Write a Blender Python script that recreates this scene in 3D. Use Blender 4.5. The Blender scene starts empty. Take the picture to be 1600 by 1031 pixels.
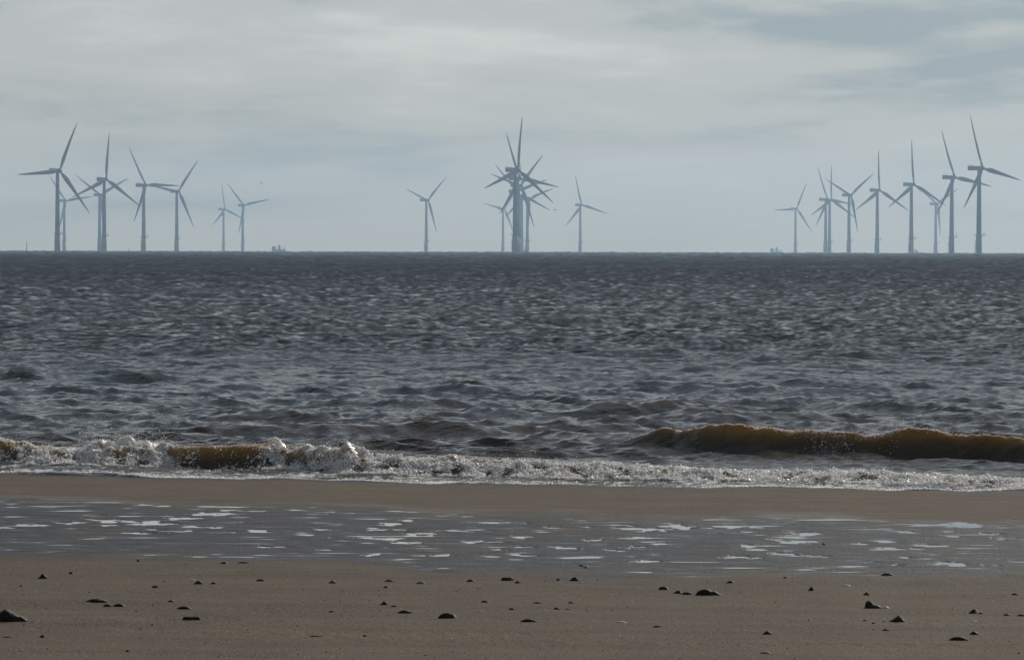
import bpy, bmesh, math, random
import numpy as np
from mathutils import Vector, Matrix, noise as mnoise

random.seed(7)
RNG = np.random.default_rng(11)
C = bpy.context.scene.collection
SC = bpy.context.scene

# ---------------------------------------------------------------- camera
F = 7000.0            # focal length in photo pixels (1600 wide)
H = 2.75              # eye height above the still water
RE = 7.4e6            # earth radius with refraction
PITCH = -(515.5 - 388.5) / F
ROLL = 0.0025
cam_d = bpy.data.cameras.new('camera')
cam = bpy.data.objects.new('camera', cam_d); C.objects.link(cam)
cam_d.sensor_width = 36.0
cam_d.lens = F / 1600 * 36.0
cam_d.clip_start = 0.5; cam_d.clip_end = 80000
cam.location = (0, 0, H)
_M = Matrix.Rotation(math.pi / 2 + PITCH, 3, 'X') @ Matrix.Rotation(ROLL, 3, 'Z')
cam.rotation_euler = _M.to_euler()
SC.camera = cam

# ---------------------------------------------------------------- world, sun, exposure
SUN_EL, SUN_AZ = math.radians(33), math.radians(34)      # azimuth to the right of the view axis
world = bpy.data.worlds.new('World'); SC.world = world
world.use_nodes = True
wn = world.node_tree; wn.nodes.clear()
def wnode(t, **k):
    n = wn.nodes.new(t)
    for a, v in k.items(): setattr(n, a, v)
    return n
sky = wnode('ShaderNodeTexSky', sky_type='NISHITA', sun_disc=False)
sky.sun_elevation = SUN_EL; sky.sun_rotation = SUN_AZ
sky.air_density = 1.0; sky.dust_density = 0.7
bg_sky = wnode('ShaderNodeBackground'); bg_sky.inputs[1].default_value = 0.05
wn.links.new(sky.outputs[0], bg_sky.inputs[0])
tc = wnode('ShaderNodeTexCoord')
sep = wnode('ShaderNodeSeparateXYZ'); wn.links.new(tc.outputs['Generated'], sep.inputs[0])
def wmath(op, a, b=None):
    n = wnode('ShaderNodeMath', operation=op)
    for i, v in enumerate((a, b)):
        if v is None: continue
        if isinstance(v, (int, float)): n.inputs[i].default_value = v
        else: wn.links.new(v, n.inputs[i])
    return n.outputs[0]
zz = wmath('ADD', wmath('MAXIMUM', sep.outputs['Z'], 0.0), 0.15)
px_ = wmath('DIVIDE', sep.outputs['X'], zz); py_ = wmath('DIVIDE', sep.outputs['Y'], zz)
comb = wnode('ShaderNodeCombineXYZ'); wn.links.new(px_, comb.inputs[0]); wn.links.new(py_, comb.inputs[1])
comb.inputs[2].default_value = 3.1
def wnoise(scale, detail, rough, dist=0.0):
    n = wnode('ShaderNodeTexNoise'); n.noise_dimensions = '3D'
    n.inputs['Scale'].default_value = scale; n.inputs['Detail'].default_value = detail
    n.inputs['Roughness'].default_value = rough; n.inputs['Distortion'].default_value = dist
    wn.links.new(comb.outputs[0], n.inputs['Vector']); return n.outputs[0]
n1 = wnoise(1.5, 5.0, 0.5, 0.25)
n2 = wnoise(5.5, 4.0, 0.6, 0.2)
mixn = wmath('ADD', wmath('MULTIPLY', n1, 0.76), wmath('MULTIPLY', n2, 0.24))
ramp = wnode('ShaderNodeValToRGB')
ramp.color_ramp.interpolation = 'EASE'
e = ramp.color_ramp.elements
e[0].position = 0.36; e[0].color = (0.26, 0.325, 0.37, 1)
e[1].position = 0.64; e[1].color = (0.66, 0.66, 0.645, 1)
m_ = e.new(0.49); m_.color = (0.50, 0.51, 0.505, 1)
lowfade = wnode('ShaderNodeMapRange'); wn.links.new(sep.outputs['Z'], lowfade.inputs[0])      # far clouds merge into one veil
for i_, v_ in enumerate((0.0, 0.040, 0.22, 1.12)): lowfade.inputs[i_ + 1].default_value = v_
wn.links.new(wmath('ADD', wmath('MULTIPLY', wmath('SUBTRACT', mixn, 0.485), lowfade.outputs[0]), 0.485), ramp.inputs[0])
bg_cl = wnode('ShaderNodeBackground'); bg_cl.inputs[1].default_value = 1.02
tintf = wnode('ShaderNodeMapRange'); wn.links.new(sep.outputs['Z'], tintf.inputs[0])      # air reddens the low, distant cloud
for i_, v_ in enumerate((0.0, 0.05, 0.0, 1.0)): tintf.inputs[i_ + 1].default_value = v_
tint = wnode('ShaderNodeMix', data_type='RGBA'); wn.links.new(tintf.outputs[0], tint.inputs[0])
tint.inputs[6].default_value = (0.95, 0.86, 0.70, 1); tint.inputs[7].default_value = (1.03, 1.02, 1.0, 1)
tmul = wnode('ShaderNodeMix', data_type='RGBA', blend_type='MULTIPLY'); tmul.inputs[0].default_value = 1.0
wn.links.new(ramp.outputs[0], tmul.inputs[6]); wn.links.new(tint.outputs[2], tmul.inputs[7])
wn.links.new(tmul.outputs[2], bg_cl.inputs[0])
cov = wnode('ShaderNodeMapRange'); wn.links.new(sep.outputs['Z'], cov.inputs[0])      # thinner cover overhead than along the horizon
for i_, v_ in enumerate((0.02, 0.24, 0.92, 0.20)): cov.inputs[i_ + 1].default_value = v_
gap = wmath('MULTIPLY', wmath('SUBTRACT', n1, 0.5), wmath('MULTIPLY', wmath('SUBTRACT', 0.95, cov.outputs[0]), 1.8))
covg = wnode('ShaderNodeClamp'); wn.links.new(wmath('ADD', cov.outputs[0], gap), covg.inputs[0])
mixs = wnode('ShaderNodeMixShader'); wn.links.new(covg.outputs[0], mixs.inputs[0])
wn.links.new(bg_sky.outputs[0], mixs.inputs[1]); wn.links.new(bg_cl.outputs[0], mixs.inputs[2])
bg_gr = wnode('ShaderNodeBackground'); bg_gr.inputs[0].default_value = (0.07, 0.075, 0.08, 1); bg_gr.inputs[1].default_value = 1.0   # land and sea beyond the built part
low = wnode('ShaderNodeMapRange'); wn.links.new(sep.outputs['Z'], low.inputs[0])
for i_, v_ in enumerate((-0.012, -0.004, 0.0, 1.0)): low.inputs[i_ + 1].default_value = v_
mixg = wnode('ShaderNodeMixShader'); wn.links.new(low.outputs[0], mixg.inputs[0])
wn.links.new(bg_gr.outputs[0], mixg.inputs[1]); wn.links.new(mixs.outputs[0], mixg.inputs[2])
wout = wnode('ShaderNodeOutputWorld'); wn.links.new(mixg.outputs[0], wout.inputs[0])

sun_d = bpy.data.lights.new('sun', 'SUN'); sun = bpy.data.objects.new('sun', sun_d); C.objects.link(sun)
sun_d.energy = 4.2; sun_d.angle = math.radians(0.53); sun_d.color = (1.0, 0.93, 0.82)
sd = Vector((math.sin(SUN_AZ) * math.cos(SUN_EL), math.cos(SUN_AZ) * math.cos(SUN_EL), math.sin(SUN_EL)))
sun.rotation_euler = sd.to_track_quat('Z', 'Y').to_euler(); sun.location = (30, 40, 60)

vs = SC.view_settings
SC.display_settings.display_device = 'sRGB'
vs.view_transform = 'Standard'; vs.look = 'None'; vs.exposure = 0.0; vs.gamma = 1.0
vs.use_curve_mapping = False
try:
    SC.cycles.use_denoising = True
    SC.cycles.max_bounces = 8
except Exception: pass

HAZE_DENSITY = 8.5e-5
HAZE_COLOR = (0.52, 0.735, 0.965)

# ---------------------------------------------------------------- helpers
def tag(o, label=None, cat=None, group=None, kind=None):
    for k, v in (('label', label), ('category', cat), ('group', group), ('kind', kind)):
        if v: o[k] = v
    return o

def link_mesh(name, verts, faces, m, parent=None, smooth=False):
    me = bpy.data.meshes.new(name)
    me.from_pydata([tuple(v) for v in verts], [], [tuple(f) for f in faces])
    me.update()
    if smooth: me.shade_smooth()
    if m: me.materials.append(m)
    o = bpy.data.objects.new(name, me); C.objects.link(o)
    if parent: o.parent = parent
    return o

def bm_obj(name, bm, m, parent=None, smooth=False):
    me = bpy.data.meshes.new(name); bm.normal_update(); bm.to_mesh(me); bm.free()
    if smooth: me.shade_smooth()
    me.materials.append(m)
    o = bpy.data.objects.new(name, me); C.objects.link(o)
    if parent: o.parent = parent
    return o

def grid_mesh(name, P, m, smooth=True):
    """P: (rows, cols, 3) array of points -> quad grid with fast foreach_set."""
    r, c = P.shape[:2]
    me = bpy.data.meshes.new(name)
    me.vertices.add(r * c)
    me.vertices.foreach_set('co', P.reshape(-1).astype(np.float32))
    idx = np.arange(r * c).reshape(r, c)
    q = np.stack([idx[:-1, :-1], idx[:-1, 1:], idx[1:, 1:], idx[1:, :-1]], -1).reshape(-1)
    n = (r - 1) * (c - 1)
    me.loops.add(n * 4); me.polygons.add(n)
    me.polygons.foreach_set('loop_start', np.arange(n, dtype=np.int32) * 4)
    me.loops.foreach_set('vertex_index', q.astype(np.int32))
    me.update(calc_edges=True); me.validate()
    if smooth: me.polygons.foreach_set('use_smooth', np.ones(n, dtype=bool))
    me.materials.append(m)
    o = bpy.data.objects.new(name, me); C.objects.link(o)
    return o

_perm = np.random.default_rng(5).permutation(4096)
_ga = np.random.default_rng(6).uniform(0, 2 * np.pi, 4096)
_gx, _gy = np.cos(_ga), np.sin(_ga)
def perlin(x, y, seed=0):
    x = np.asarray(x, float); y = np.asarray(y, float)
    xi = np.floor(x).astype(np.int64); yi = np.floor(y).astype(np.int64)
    xf = x - xi; yf = y - yi
    def g(ix, iy, dx, dy):
        h = _perm[(_perm[(ix + seed * 131) & 4095] + iy * 7 + seed * 17) & 4095]
        return _gx[h] * dx + _gy[h] * dy
    u = xf * xf * xf * (xf * (xf * 6 - 15) + 10); v = yf * yf * yf * (yf * (yf * 6 - 15) + 10)
    a = g(xi, yi, xf, yf); b = g(xi + 1, yi, xf - 1, yf)
    c = g(xi, yi + 1, xf, yf - 1); d = g(xi + 1, yi + 1, xf - 1, yf - 1)
    return ((a + (b - a) * u) * (1 - v) + (c + (d - c) * u) * v) * 1.5
def fbm(x, y, octv=4, seed=0, gain=0.5):
    s = 0; a = 1.0; t = 0
    for i in range(octv):
        s = s + a * perlin(x * 2 ** i + 13.7 * i, y * 2 ** i - 7.1 * i, seed + i); t += a; a *= gain
    return s / t
def sstep(a, b, x):
    t = np.clip((x - a) / (b - a), 0, 1); return t * t * (3 - 2 * t)
def eye_y(px): return 388.5 + (px - 800) * ROLL
def lat(px, Y): return (px - 800.0) / F * Y            # world X of a photo column at range Y

# materials -------------------------------------------------------
def mat(name):
    m = bpy.data.materials.new(name); m.use_nodes = True
    nt = m.node_tree; b = nt.nodes['Principled BSDF']
    return m, nt, b
def N(nt, t, **k):
    n = nt.nodes.new(t)
    for a, v in k.items(): setattr(n, a, v)
    return n
def noise_n(nt, vec, scale, detail=3.0, rough=0.5, sc=(1, 1, 1)):
    mp = N(nt, 'ShaderNodeMapping'); mp.inputs['Scale'].default_value = sc
    nt.links.new(vec, mp.inputs[0])
    n = N(nt, 'ShaderNodeTexNoise'); n.inputs['Scale'].default_value = scale
    n.inputs['Detail'].default_value = detail; n.inputs['Roughness'].default_value = rough
    nt.links.new(mp.outputs[0], n.inputs['Vector']); return n.outputs[0]
def maprange(nt, v, a, b, c, d):
    n = N(nt, 'ShaderNodeMapRange'); nt.links.new(v, n.inputs[0])
    for i, x in enumerate((a, b, c, d)): n.inputs[i + 1].default_value = x
    return n.outputs[0]
def mixc(nt, f, a, b):
    n = N(nt, 'ShaderNodeMix', data_type='RGBA')
    if isinstance(f, float): n.inputs[0].default_value = f
    else: nt.links.new(f, n.inputs[0])
    for i, v in ((6, a), (7, b)):
        if isinstance(v, tuple): n.inputs[i].default_value = (*v, 1)
        else: nt.links.new(v, n.inputs[i])
    return n.outputs[2]
def mathn(nt, op, a, b):
    n = N(nt, 'ShaderNodeMath', operation=op)
    for i, v in enumerate((a, b)):
        if isinstance(v, (int, float)): n.inputs[i].default_value = v
        else: nt.links.new(v, n.inputs[i])
    return n.outputs[0]
def bump(nt, h, strength, dist, prev=None):
    n = N(nt, 'ShaderNodeBump'); n.inputs['Strength'].default_value = strength; n.inputs['Distance'].default_value = dist
    nt.links.new(h, n.inputs['Height'])
    if prev: nt.links.new(prev, n.inputs['Normal'])
    return n.outputs[0]

# sea water: silty, with light carried through the thin crests
M_SEA, nt, b = mat('sea_water')
geo = N(nt, 'ShaderNodeNewGeometry')
a_f = N(nt, 'ShaderNodeAttribute', attribute_name='foam')
a_s = N(nt, 'ShaderNodeAttribute', attribute_name='silt_glow')
pos = geo.outputs['Position']
col = mixc(nt, a_s.outputs['Fac'], (0.014, 0.015, 0.012), (0.28, 0.15, 0.026))
fn = noise_n(nt, pos, 9.0, 6.0, 0.65, (1, .5, 1))
fm = maprange(nt, mathn(nt, 'ADD', fn, a_f.outputs['Fac']), 0.95, 1.12, 0, 1)
b.inputs['Roughness'].default_value = 0.10
b.inputs['IOR'].default_value = 1.33
b.subsurface_method = 'RANDOM_WALK'
b.inputs['Subsurface Weight'].default_value = 1.0
b.inputs['Subsurface Radius'].default_value = (0.85, 0.55, 0.22)
b.inputs['Subsurface Scale'].default_value = 0.15
nt.links.new(col, b.inputs['Base Color'])
h1 = noise_n(nt, pos, 5.0, 3.0, 0.55, (1, 1.6, 1))
h2 = noise_n(nt, pos, 22.0, 2.0, 0.5, (1, 1.4, 1))
nb = bump(nt, h1, 0.75, 0.06); nb = bump(nt, h2, 0.5, 0.014, nb)
nt.links.new(nb, b.inputs['Normal'])
fo = N(nt, 'ShaderNodeBsdfPrincipled')
fo.inputs['Base Color'].default_value = (0.68, 0.67, 0.64, 1); fo.inputs['Roughness'].default_value = 0.35
nt.links.new(bump(nt, noise_n(nt, pos, 45.0, 3.0, 0.6), 0.8, 0.02), fo.inputs['Normal'])
ms = N(nt, 'ShaderNodeMixShader'); nt.links.new(fm, ms.inputs[0])
nt.links.new(b.outputs[0], ms.inputs[1]); nt.links.new(fo.outputs[0], ms.inputs[2])
nt.links.new(ms.outputs[0], nt.nodes['Material Output'].inputs[0])

# foam lumps and spray
def foam_mat(name, c, tr):
    m, nt, b = mat(name)
    b.inputs['Base Color'].default_value = (*c, 1); b.inputs['Roughness'].default_value = 0.40
    b.inputs['Specular IOR Level'].default_value = 0.6
    t = N(nt, 'ShaderNodeBsdfTranslucent'); t.inputs[0].default_value = (*c, 1)
    ms = N(nt, 'ShaderNodeMixShader'); ms.inputs[0].default_value = tr
    nt.links.new(b.outputs[0], ms.inputs[1]); nt.links.new(t.outputs[0], ms.inputs[2])
    nt.links.new(ms.outputs[0], nt.nodes['Material Output'].inputs[0])
    return m
M_FOAM = foam_mat('foam_white', (0.90, 0.885, 0.86), 0.40)

# sand
M_SAND, nt, b = mat('wet_sand')
geo = N(nt, 'ShaderNodeNewGeometry'); pos = geo.outputs['Position']
a_w = N(nt, 'ShaderNodeAttribute', attribute_name='wet').outputs['Fac']
g1 = noise_n(nt, pos, 1.3, 5.0, 0.6, (1, .55, 1))
g2 = noise_n(nt, pos, 140.0, 2.0, 0.7)
g3 = noise_n(nt, pos, 30.0, 4.0, 0.7, (1, .7, 1))
c0 = mixc(nt, maprange(nt, g1, .3, .7, 0, 1), (0.126, 0.099, 0.070), (0.174, 0.138, 0.100))
g4 = noise_n(nt, pos, 1.0, 4.0, 0.6, (.22, 2.2, 1))
c0 = mixc(nt, maprange(nt, g4, .42, .68, 0, .55), c0, (0.070, 0.053, 0.037))
c1 = mixc(nt, maprange(nt, g2, .35, .7, 0, 1), (0.045, 0.036, 0.028), c0)
spk = noise_n(nt, pos, 70.0, 1.0, 0.5, (1, .6, 1))
c2 = mixc(nt, maprange(nt, spk, .70, .74, 0, 1), c1, (0.30, 0.27, 0.23))
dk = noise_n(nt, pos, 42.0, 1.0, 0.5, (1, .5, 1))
a_grit_shade = N(nt, 'ShaderNodeAttribute', attribute_name='grit').outputs['Fac']
dk = mathn(nt, 'ADD', dk, mathn(nt, 'MULTIPLY', a_grit_shade, .22))
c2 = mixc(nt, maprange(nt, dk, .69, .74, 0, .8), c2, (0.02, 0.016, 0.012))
c3 = mixc(nt, a_w, c2, (0.030, 0.031, 0.036))
rip_dark = noise_n(nt, pos, 2.6, 6.0, .68, (.55, 1.5, 1))
c3 = mixc(nt, mathn(nt, 'MULTIPLY', a_w, maprange(nt, rip_dark, .50, .60, 0, .85)), c3, (0.010, 0.010, 0.012))   # dark streaks painted for ripple faces mirroring the dark high sky
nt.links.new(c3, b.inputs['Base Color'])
a_f = N(nt, 'ShaderNodeAttribute', attribute_name='film').outputs['Fac']
rg = maprange(nt, a_w, 0, 1, 0.80, 0.50)
nt.links.new(mathn(nt, 'MULTIPLY', rg, maprange(nt, a_f, 0, 1, 1.0, 0.30)), b.inputs['Roughness'])
nt.links.new(mathn(nt, 'ADD', maprange(nt, a_w, 0, 1, 0.07, 0.09), maprange(nt, a_f, 0, 1, 0, 0.24)), b.inputs['Specular IOR Level'])
nb = bump(nt, g3, 0.6, 0.025); nb = bump(nt, g2, 0.5, 0.004, nb)
nt.links.new(nb, b.inputs['Normal'])

M_POOL, nt, b = mat('pool_water')
geo = N(nt, 'ShaderNodeNewGeometry'); pos = geo.outputs['Position']
b.inputs['Base Color'].default_value = (0.045, 0.038, 0.032, 1)
b.inputs['Roughness'].default_value = 0.03; b.inputs['IOR'].default_value = 1.33
nt.links.new(bump(nt, noise_n(nt, pos, 9.0, 2.0, .5, (1, .7, 1)), 0.05, 0.01), b.inputs['Normal'])

def simple_mat(name, c, rough=0.6, var=0.25, sc=3.0, bmp=0.0, spec=0.5):
    m, nt, b = mat(name)
    tcn = N(nt, 'ShaderNodeTexCoord'); v = tcn.outputs['Object']
    n = noise_n(nt, v, sc, 5.0, 0.6)
    lo = tuple(x * (1 - var) for x in c); hi = tuple(min(1, x * (1 + var)) for x in c)
    nt.links.new(mixc(nt, maprange(nt, n, .3, .7, 0, 1), lo, hi), b.inputs['Base Color'])
    b.inputs['Roughness'].default_value = rough; b.inputs['Specular IOR Level'].default_value = spec
    if bmp: nt.links.new(bump(nt, noise_n(nt, v, sc * 3, 5.0, .65), bmp, 0.02), b.inputs['Normal'])
    return m
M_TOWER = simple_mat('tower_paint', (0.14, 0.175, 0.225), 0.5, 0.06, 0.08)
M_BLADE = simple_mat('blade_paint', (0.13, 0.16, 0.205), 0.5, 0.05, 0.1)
M_BASE = simple_mat('transition_paint', (0.19, 0.195, 0.20), 0.6, 0.12, 0.3)
M_STEEL = simple_mat('dark_steel', (0.16, 0.16, 0.16), 0.6, 0.2, 0.5)
M_HULL = simple_mat('hull_paint', (0.12, 0.14, 0.18), 0.5, 0.1, 0.3)
M_HOUSE = simple_mat('deckhouse_paint', (0.40, 0.40, 0.40), 0.5, 0.1, 0.3)
M_BUOY = simple_mat('marker_paint', (0.05, 0.05, 0.045), 0.6, 0.1, 1.0)
M_ROCK = simple_mat('dark_stone', (0.018, 0.0135, 0.010), 0.5, 0.65, 14.0, 0.7, 0.14)
M_ROCK2 = simple_mat('brown_stone', (0.030, 0.022, 0.016), 0.55, 0.65, 14.0, 0.7, 0.14)
M_RED = simple_mat('reddish_stone', (0.075, 0.022, 0.018), 0.6, 0.4, 16.0, 0.5, 0.3)
M_PALE = simple_mat('pale_shell', (0.50, 0.46, 0.40), 0.4, 0.3, 18.0, 0.4)
M_GREY = simple_mat('grey_stone', (0.15, 0.14, 0.125), 0.6, 0.35, 14.0, 0.5)
M_ORANGE = simple_mat('orange_stone', (0.20, 0.07, 0.02), 0.6, 0.3, 14.0, 0.4)
M_BIRD = simple_mat('bird_plumage', (0.08, 0.08, 0.085), 0.7, 0.3, 6.0)

# ---------------------------------------------------------------- the sea
XC = np.array([-400, 0, 60, 120, 150, 190, 225, 266, 286, 340, 408, 432, 460, 500, 540, 580, 650, 750, 850, 950, 1000, 1100, 1200, 1300, 1400, 1500, 1600, 2000.])
YC = np.array([690, 685, 694, 700, 691, 687, 691, 690, 695, 694, 693, 694, 700, 697, 696, 708, 712, 716, 721, 724, 729, 732, 736, 738, 741, 746, 750, 754.])
YF = np.array([722, 725, 727, 728, 729, 729, 729, 729, 730, 731, 732, 732, 733, 737, 740, 741, 743, 745, 748, 749, 751, 753, 755, 757, 758, 760, 762, 768.])
FM = np.array([.8, .45, .8, .95, 1, 1, 1, 1, .10, .03, .06, .8, .8, 1, 1, 1, .95, .9, .85, .85, .95, 1, 1, 1, 1, 1, 1, 1.])
WLX = np.array([-400, 0, 400, 800, 1000, 1200, 1600, 2000.]); WLY = np.array([736, 741, 748, 757, 759.5, 762, 768, 772.])
def px_of(X, Y): return 800 + X / Y * F
def y_water(px): return H * F / (np.interp(px, WLX, WLY) - eye_y(px)) + .16 * np.sin(px / 61.0) + .10 * np.sin(px / 23.0 + 1)
def shore_foot(px): return H * F / (np.interp(px, XC, YF) - eye_y(px))
CW = 0.75
def shore_crest(px):
    yc = shore_foot(px) + CW
    z = H - (np.interp(px, XC, YC) - eye_y(px)) * yc / F
    return yc, np.maximum(z, 0.05)
SX = np.array([880, 940, 985, 1050, 1100, 1150, 1200, 1300, 1350, 1420, 1480, 1540, 1600, 1800, 2200.])
SY = np.array([691, 684, 677, 672, 673, 667, 673, 671, 675, 668, 674, 680, 686, 698, 706.])
SF = np.array([702, 703, 704, 706, 709, 711, 713, 714, 715, 716, 717, 719, 721, 724, 726.])
def swell_line(px):
    yf = H * F / (np.interp(px, SX, SF) - eye_y(px))
    yc = yf + 0.62
    z = H - (np.interp(px, SX, SY) - eye_y(px)) * yc / F
    return yf, yc, np.maximum(z, 0) * sstep(930, 1050, px)

_w = np.random.default_rng(21)
NW = 116
_lam = np.exp(_w.uniform(np.log(0.17), np.log(6.5), NW))
_dir = np.radians(250 + _w.normal(0, 38, NW))            # heading shoreward, a little to the left
_kx, _ky = 2 * np.pi / _lam * np.cos(_dir), 2 * np.pi / _lam * np.sin(_dir)
_ph = _w.uniform(0, 2 * np.pi, NW)
_amp = 0.0062 * _lam * np.where(_lam > 0.85, (0.85 / _lam) ** 0.72, 1.0)
def sea_waves(X, Y, cut):
    z = np.zeros_like(X); sx = np.zeros_like(X); sy = np.zeros_like(X); dx = np.zeros_like(X); dy = np.zeros_like(X)
    for l, kx, ky, p, a in zip(_lam, _kx, _ky, _ph, _amp):
        k = math.hypot(kx, ky)
        w = a * np.clip((l / cut - 2.0) / 2.0, 0, 1)
        t = kx * X + ky * Y + p
        s, c = np.sin(t), np.cos(t)
        g = min(1.0, (0.9 / l) ** .6); z += w * c; sx -= g * w * kx * s; sy -= g * w * ky * s
        dx -= w * kx / k * s; dy -= w * ky / k * s
    return z, sx, sy, dx, dy

az = np.concatenate([np.linspace(-1.1, -0.17, 26)[:-1], np.linspace(-0.16, 0.16, 940), np.linspace(0.17, 1.1, 26)[1:]])
tanaz = np.tan(az)
Ynear = np.concatenate([np.arange(50.2, 51, .1), np.arange(51.0, 63.2, 0.038)])
pp = np.arange(H * F / 63.2, 6.2, -0.55)
Yfar = np.concatenate([H * F / pp[1:], np.concatenate([np.arange(3250, 7000, 170.), np.array([7500, 8200, 9300.])])])
Yr = np.concatenate([Ynear, Yfar])
YY, TT = np.meshgrid(Yr, tanaz, indexing='ij')
XX = YY * TT
PX = 800 + TT * F
cut = np.maximum(0.02, YY / F * 2.4)
z, sx, sy, dx, dy = sea_waves(XX, YY, cut)
gust = 1.0 + 0.45 * fbm(XX / 14.0, YY / 30.0, 3, 40)
yw = y_water(PX)
near = sstep(55.5, 63.0, YY - (yw - 53))                 # calmer close to the shore
atten = (0.35 + 0.65 * near) * gust * (1.12 - 0.12 * sstep(80, 160, YY))
zb = z * atten; sx *= atten; sy *= atten
zb += 2.4 * sstep(900, 4500, YY) * fbm(XX / 9.0, YY / 40.0, 3, 50)      # the sea is rougher offshore
# the unbroken swell on the right
yf, yc, zc = swell_line(PX)
u = (YY - yf) / (yc - yf)
face = np.where(u < 1, sstep(0, 1, np.clip(u, 0, 1)) ** 1.15, 1.0)
back = np.exp(-np.clip(YY - yc, 0, None) / 1.1)
wob = 1 + 0.22 * fbm(XX * 2.0, YY * .7, 4, 77) + 0.07 * fbm(XX * 9, YY * 5, 2, 78)
sw = zc * np.where(u < 1, face, back) * (u > 0)
choppy = 0.9 * atten * sstep(54, 64, YY) * (1 - 0.9 * np.clip(sw / .08, 0, 1))
Xd = XX + dx * choppy; Yd = YY + dy * choppy
zb = zb * (1 - 0.45 * np.clip(sw / 0.2, 0, 1)) + sw * wob + 0.030 * np.clip(sw / .1, 0, 1) * fbm(XX * 2.6 + YY * 2, YY * 6.0, 3, 79)
Yd = Yd - 0.16 * zc / 0.3 * np.clip(face, 0, 1) ** 2 * back   # crest leans shoreward
# a low dark swell left of it
for (cx, ry, hh, wx) in ((700, 680, .065, 170), (240, 672, .04, 150), (1560, 640, .05, 160), (420, 655, .035, 200), (1050, 650, .03, 200)):
    y0 = H * F / (ry - eye_y(cx)) + 0.7 * np.sin(XX * .6 + cx)
    zb += hh * np.exp(-((PX - cx) / wx) ** 2) * np.exp(-np.abs((YY - y0) / np.where(YY < y0, .8, 1.5)) ** 1.6)
# the shore break
yf2 = shore_foot(PX); yc2, zc2 = shore_crest(PX)
fmask = np.interp(PX, XC, FM)
u2 = (YY - yf2) / CW
face2 = sstep(0, 1, np.clip(u2, 0, 1)) ** 0.9
back2 = np.exp(-np.clip(YY - yc2, 0, None) / 0.8)
sb = zc2 * np.where(u2 < 1, face2, back2) * (u2 > 0)
bill = np.abs(fbm(XX * 2.2, YY * 2.2, 4, 91)) * 0.8
sb = sb * (1 + fmask * (bill - 0.16) * 1.05 * np.clip(face2 * 3, 0, 1))
zb += sb
Yd = Yd - (0.30 * (1 - fmask) + 0.12) * np.clip(face2, 0, 1) * back2 * zc2 / .25
# thin swash running out at the waterline
zb += 0.012 * sstep(-0.6, 0.8, YY - yw) * fbm(XX * 3, YY * 1.2, 3, 33) + 0.006 - 0.25 * np.clip(yw - YY - 0.03, 0, 1)
Z = zb - (Xd * Xd + YY * YY) / (2 * RE)
P = np.stack([Xd, Yd, Z], -1)
sea = grid_mesh('sea', P, M_SEA)
tag(sea, 'grey choppy sea reaching from the shore break to the horizon', 'sea', kind='structure')
# shading normals: the surface's own near the shore, the wave slopes beyond (rows there are coarser than the waves)
d0 = np.gradient(P, axis=0); d1 = np.gradient(P, axis=1)
nn = np.cross(d1, d0); nn /= np.linalg.norm(nn, axis=-1, keepdims=True) + 1e-12
nn *= np.sign(nn[..., 2:3] + 1e-9)
bias = 0.30 + 0.13 * sstep(90, 500, YY) - 0.10 * sstep(600, 3000, YY)
farb = 1 + 1.1 * sstep(350, 2200, YY)
sy = sy + sstep(350, 1500, YY) * (0.12 * perlin(XX / 2.3, YY / 6.1, 51) + 0.08 * perlin(XX / 7.0, YY / 19.0, 52))
sx = sx + sstep(350, 1500, YY) * 0.10 * perlin(XX / 2.6, YY / 7.3, 53)
na = np.stack([-sx * .88 * farb, -(sy * 0.80 * farb + bias), np.ones_like(sx)], -1); na /= np.linalg.norm(na, axis=-1, keepdims=True)
wgt = sstep(70, 140, YY)[..., None]
nn = nn * (1 - wgt) + na * wgt; nn /= np.linalg.norm(nn, axis=-1, keepdims=True)
sea.data.normals_split_custom_set_from_vertices(nn.reshape(-1, 3).tolist())
# foam, silty water and painted crest glow, as vertex data
fl = fbm(XX * 1.1, YY * 1.6, 4, 55)
swash = sstep(-0.3, 0.25, YY - yw) * (1 - sstep(0.0, 0.5, YY - yf2))
foam = swash * (0.42 + 0.25 * fl) + fmask * 0.64 * np.clip(face2, 0, 1) * (u2 > 0) * np.exp(-np.clip(YY - yc2, 0, None) / .35)
foam = foam + 0.5 * np.exp(-((YY - yw - 0.12) / .09) ** 2)
silt_glow = np.maximum(np.clip(sw / .31, 0, 1) ** 4, np.clip(sb / .27, 0, 1) ** 1.6) + 0.10 * (1 - sstep(60, 90, YY))  # amber backlight painted into the crest colour, over silty shallows
silt_glow = np.clip(silt_glow + 0.22 * np.clip(zb - .08, 0, .2) / .2 * (YY < 250), 0, 1)
for nm, arr in (('foam', foam), ('silt_glow', silt_glow)):
    at = sea.data.attributes.new(nm, 'FLOAT', 'POINT'); at.data.foreach_set('value', arr.reshape(-1).astype(np.float32))

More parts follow.
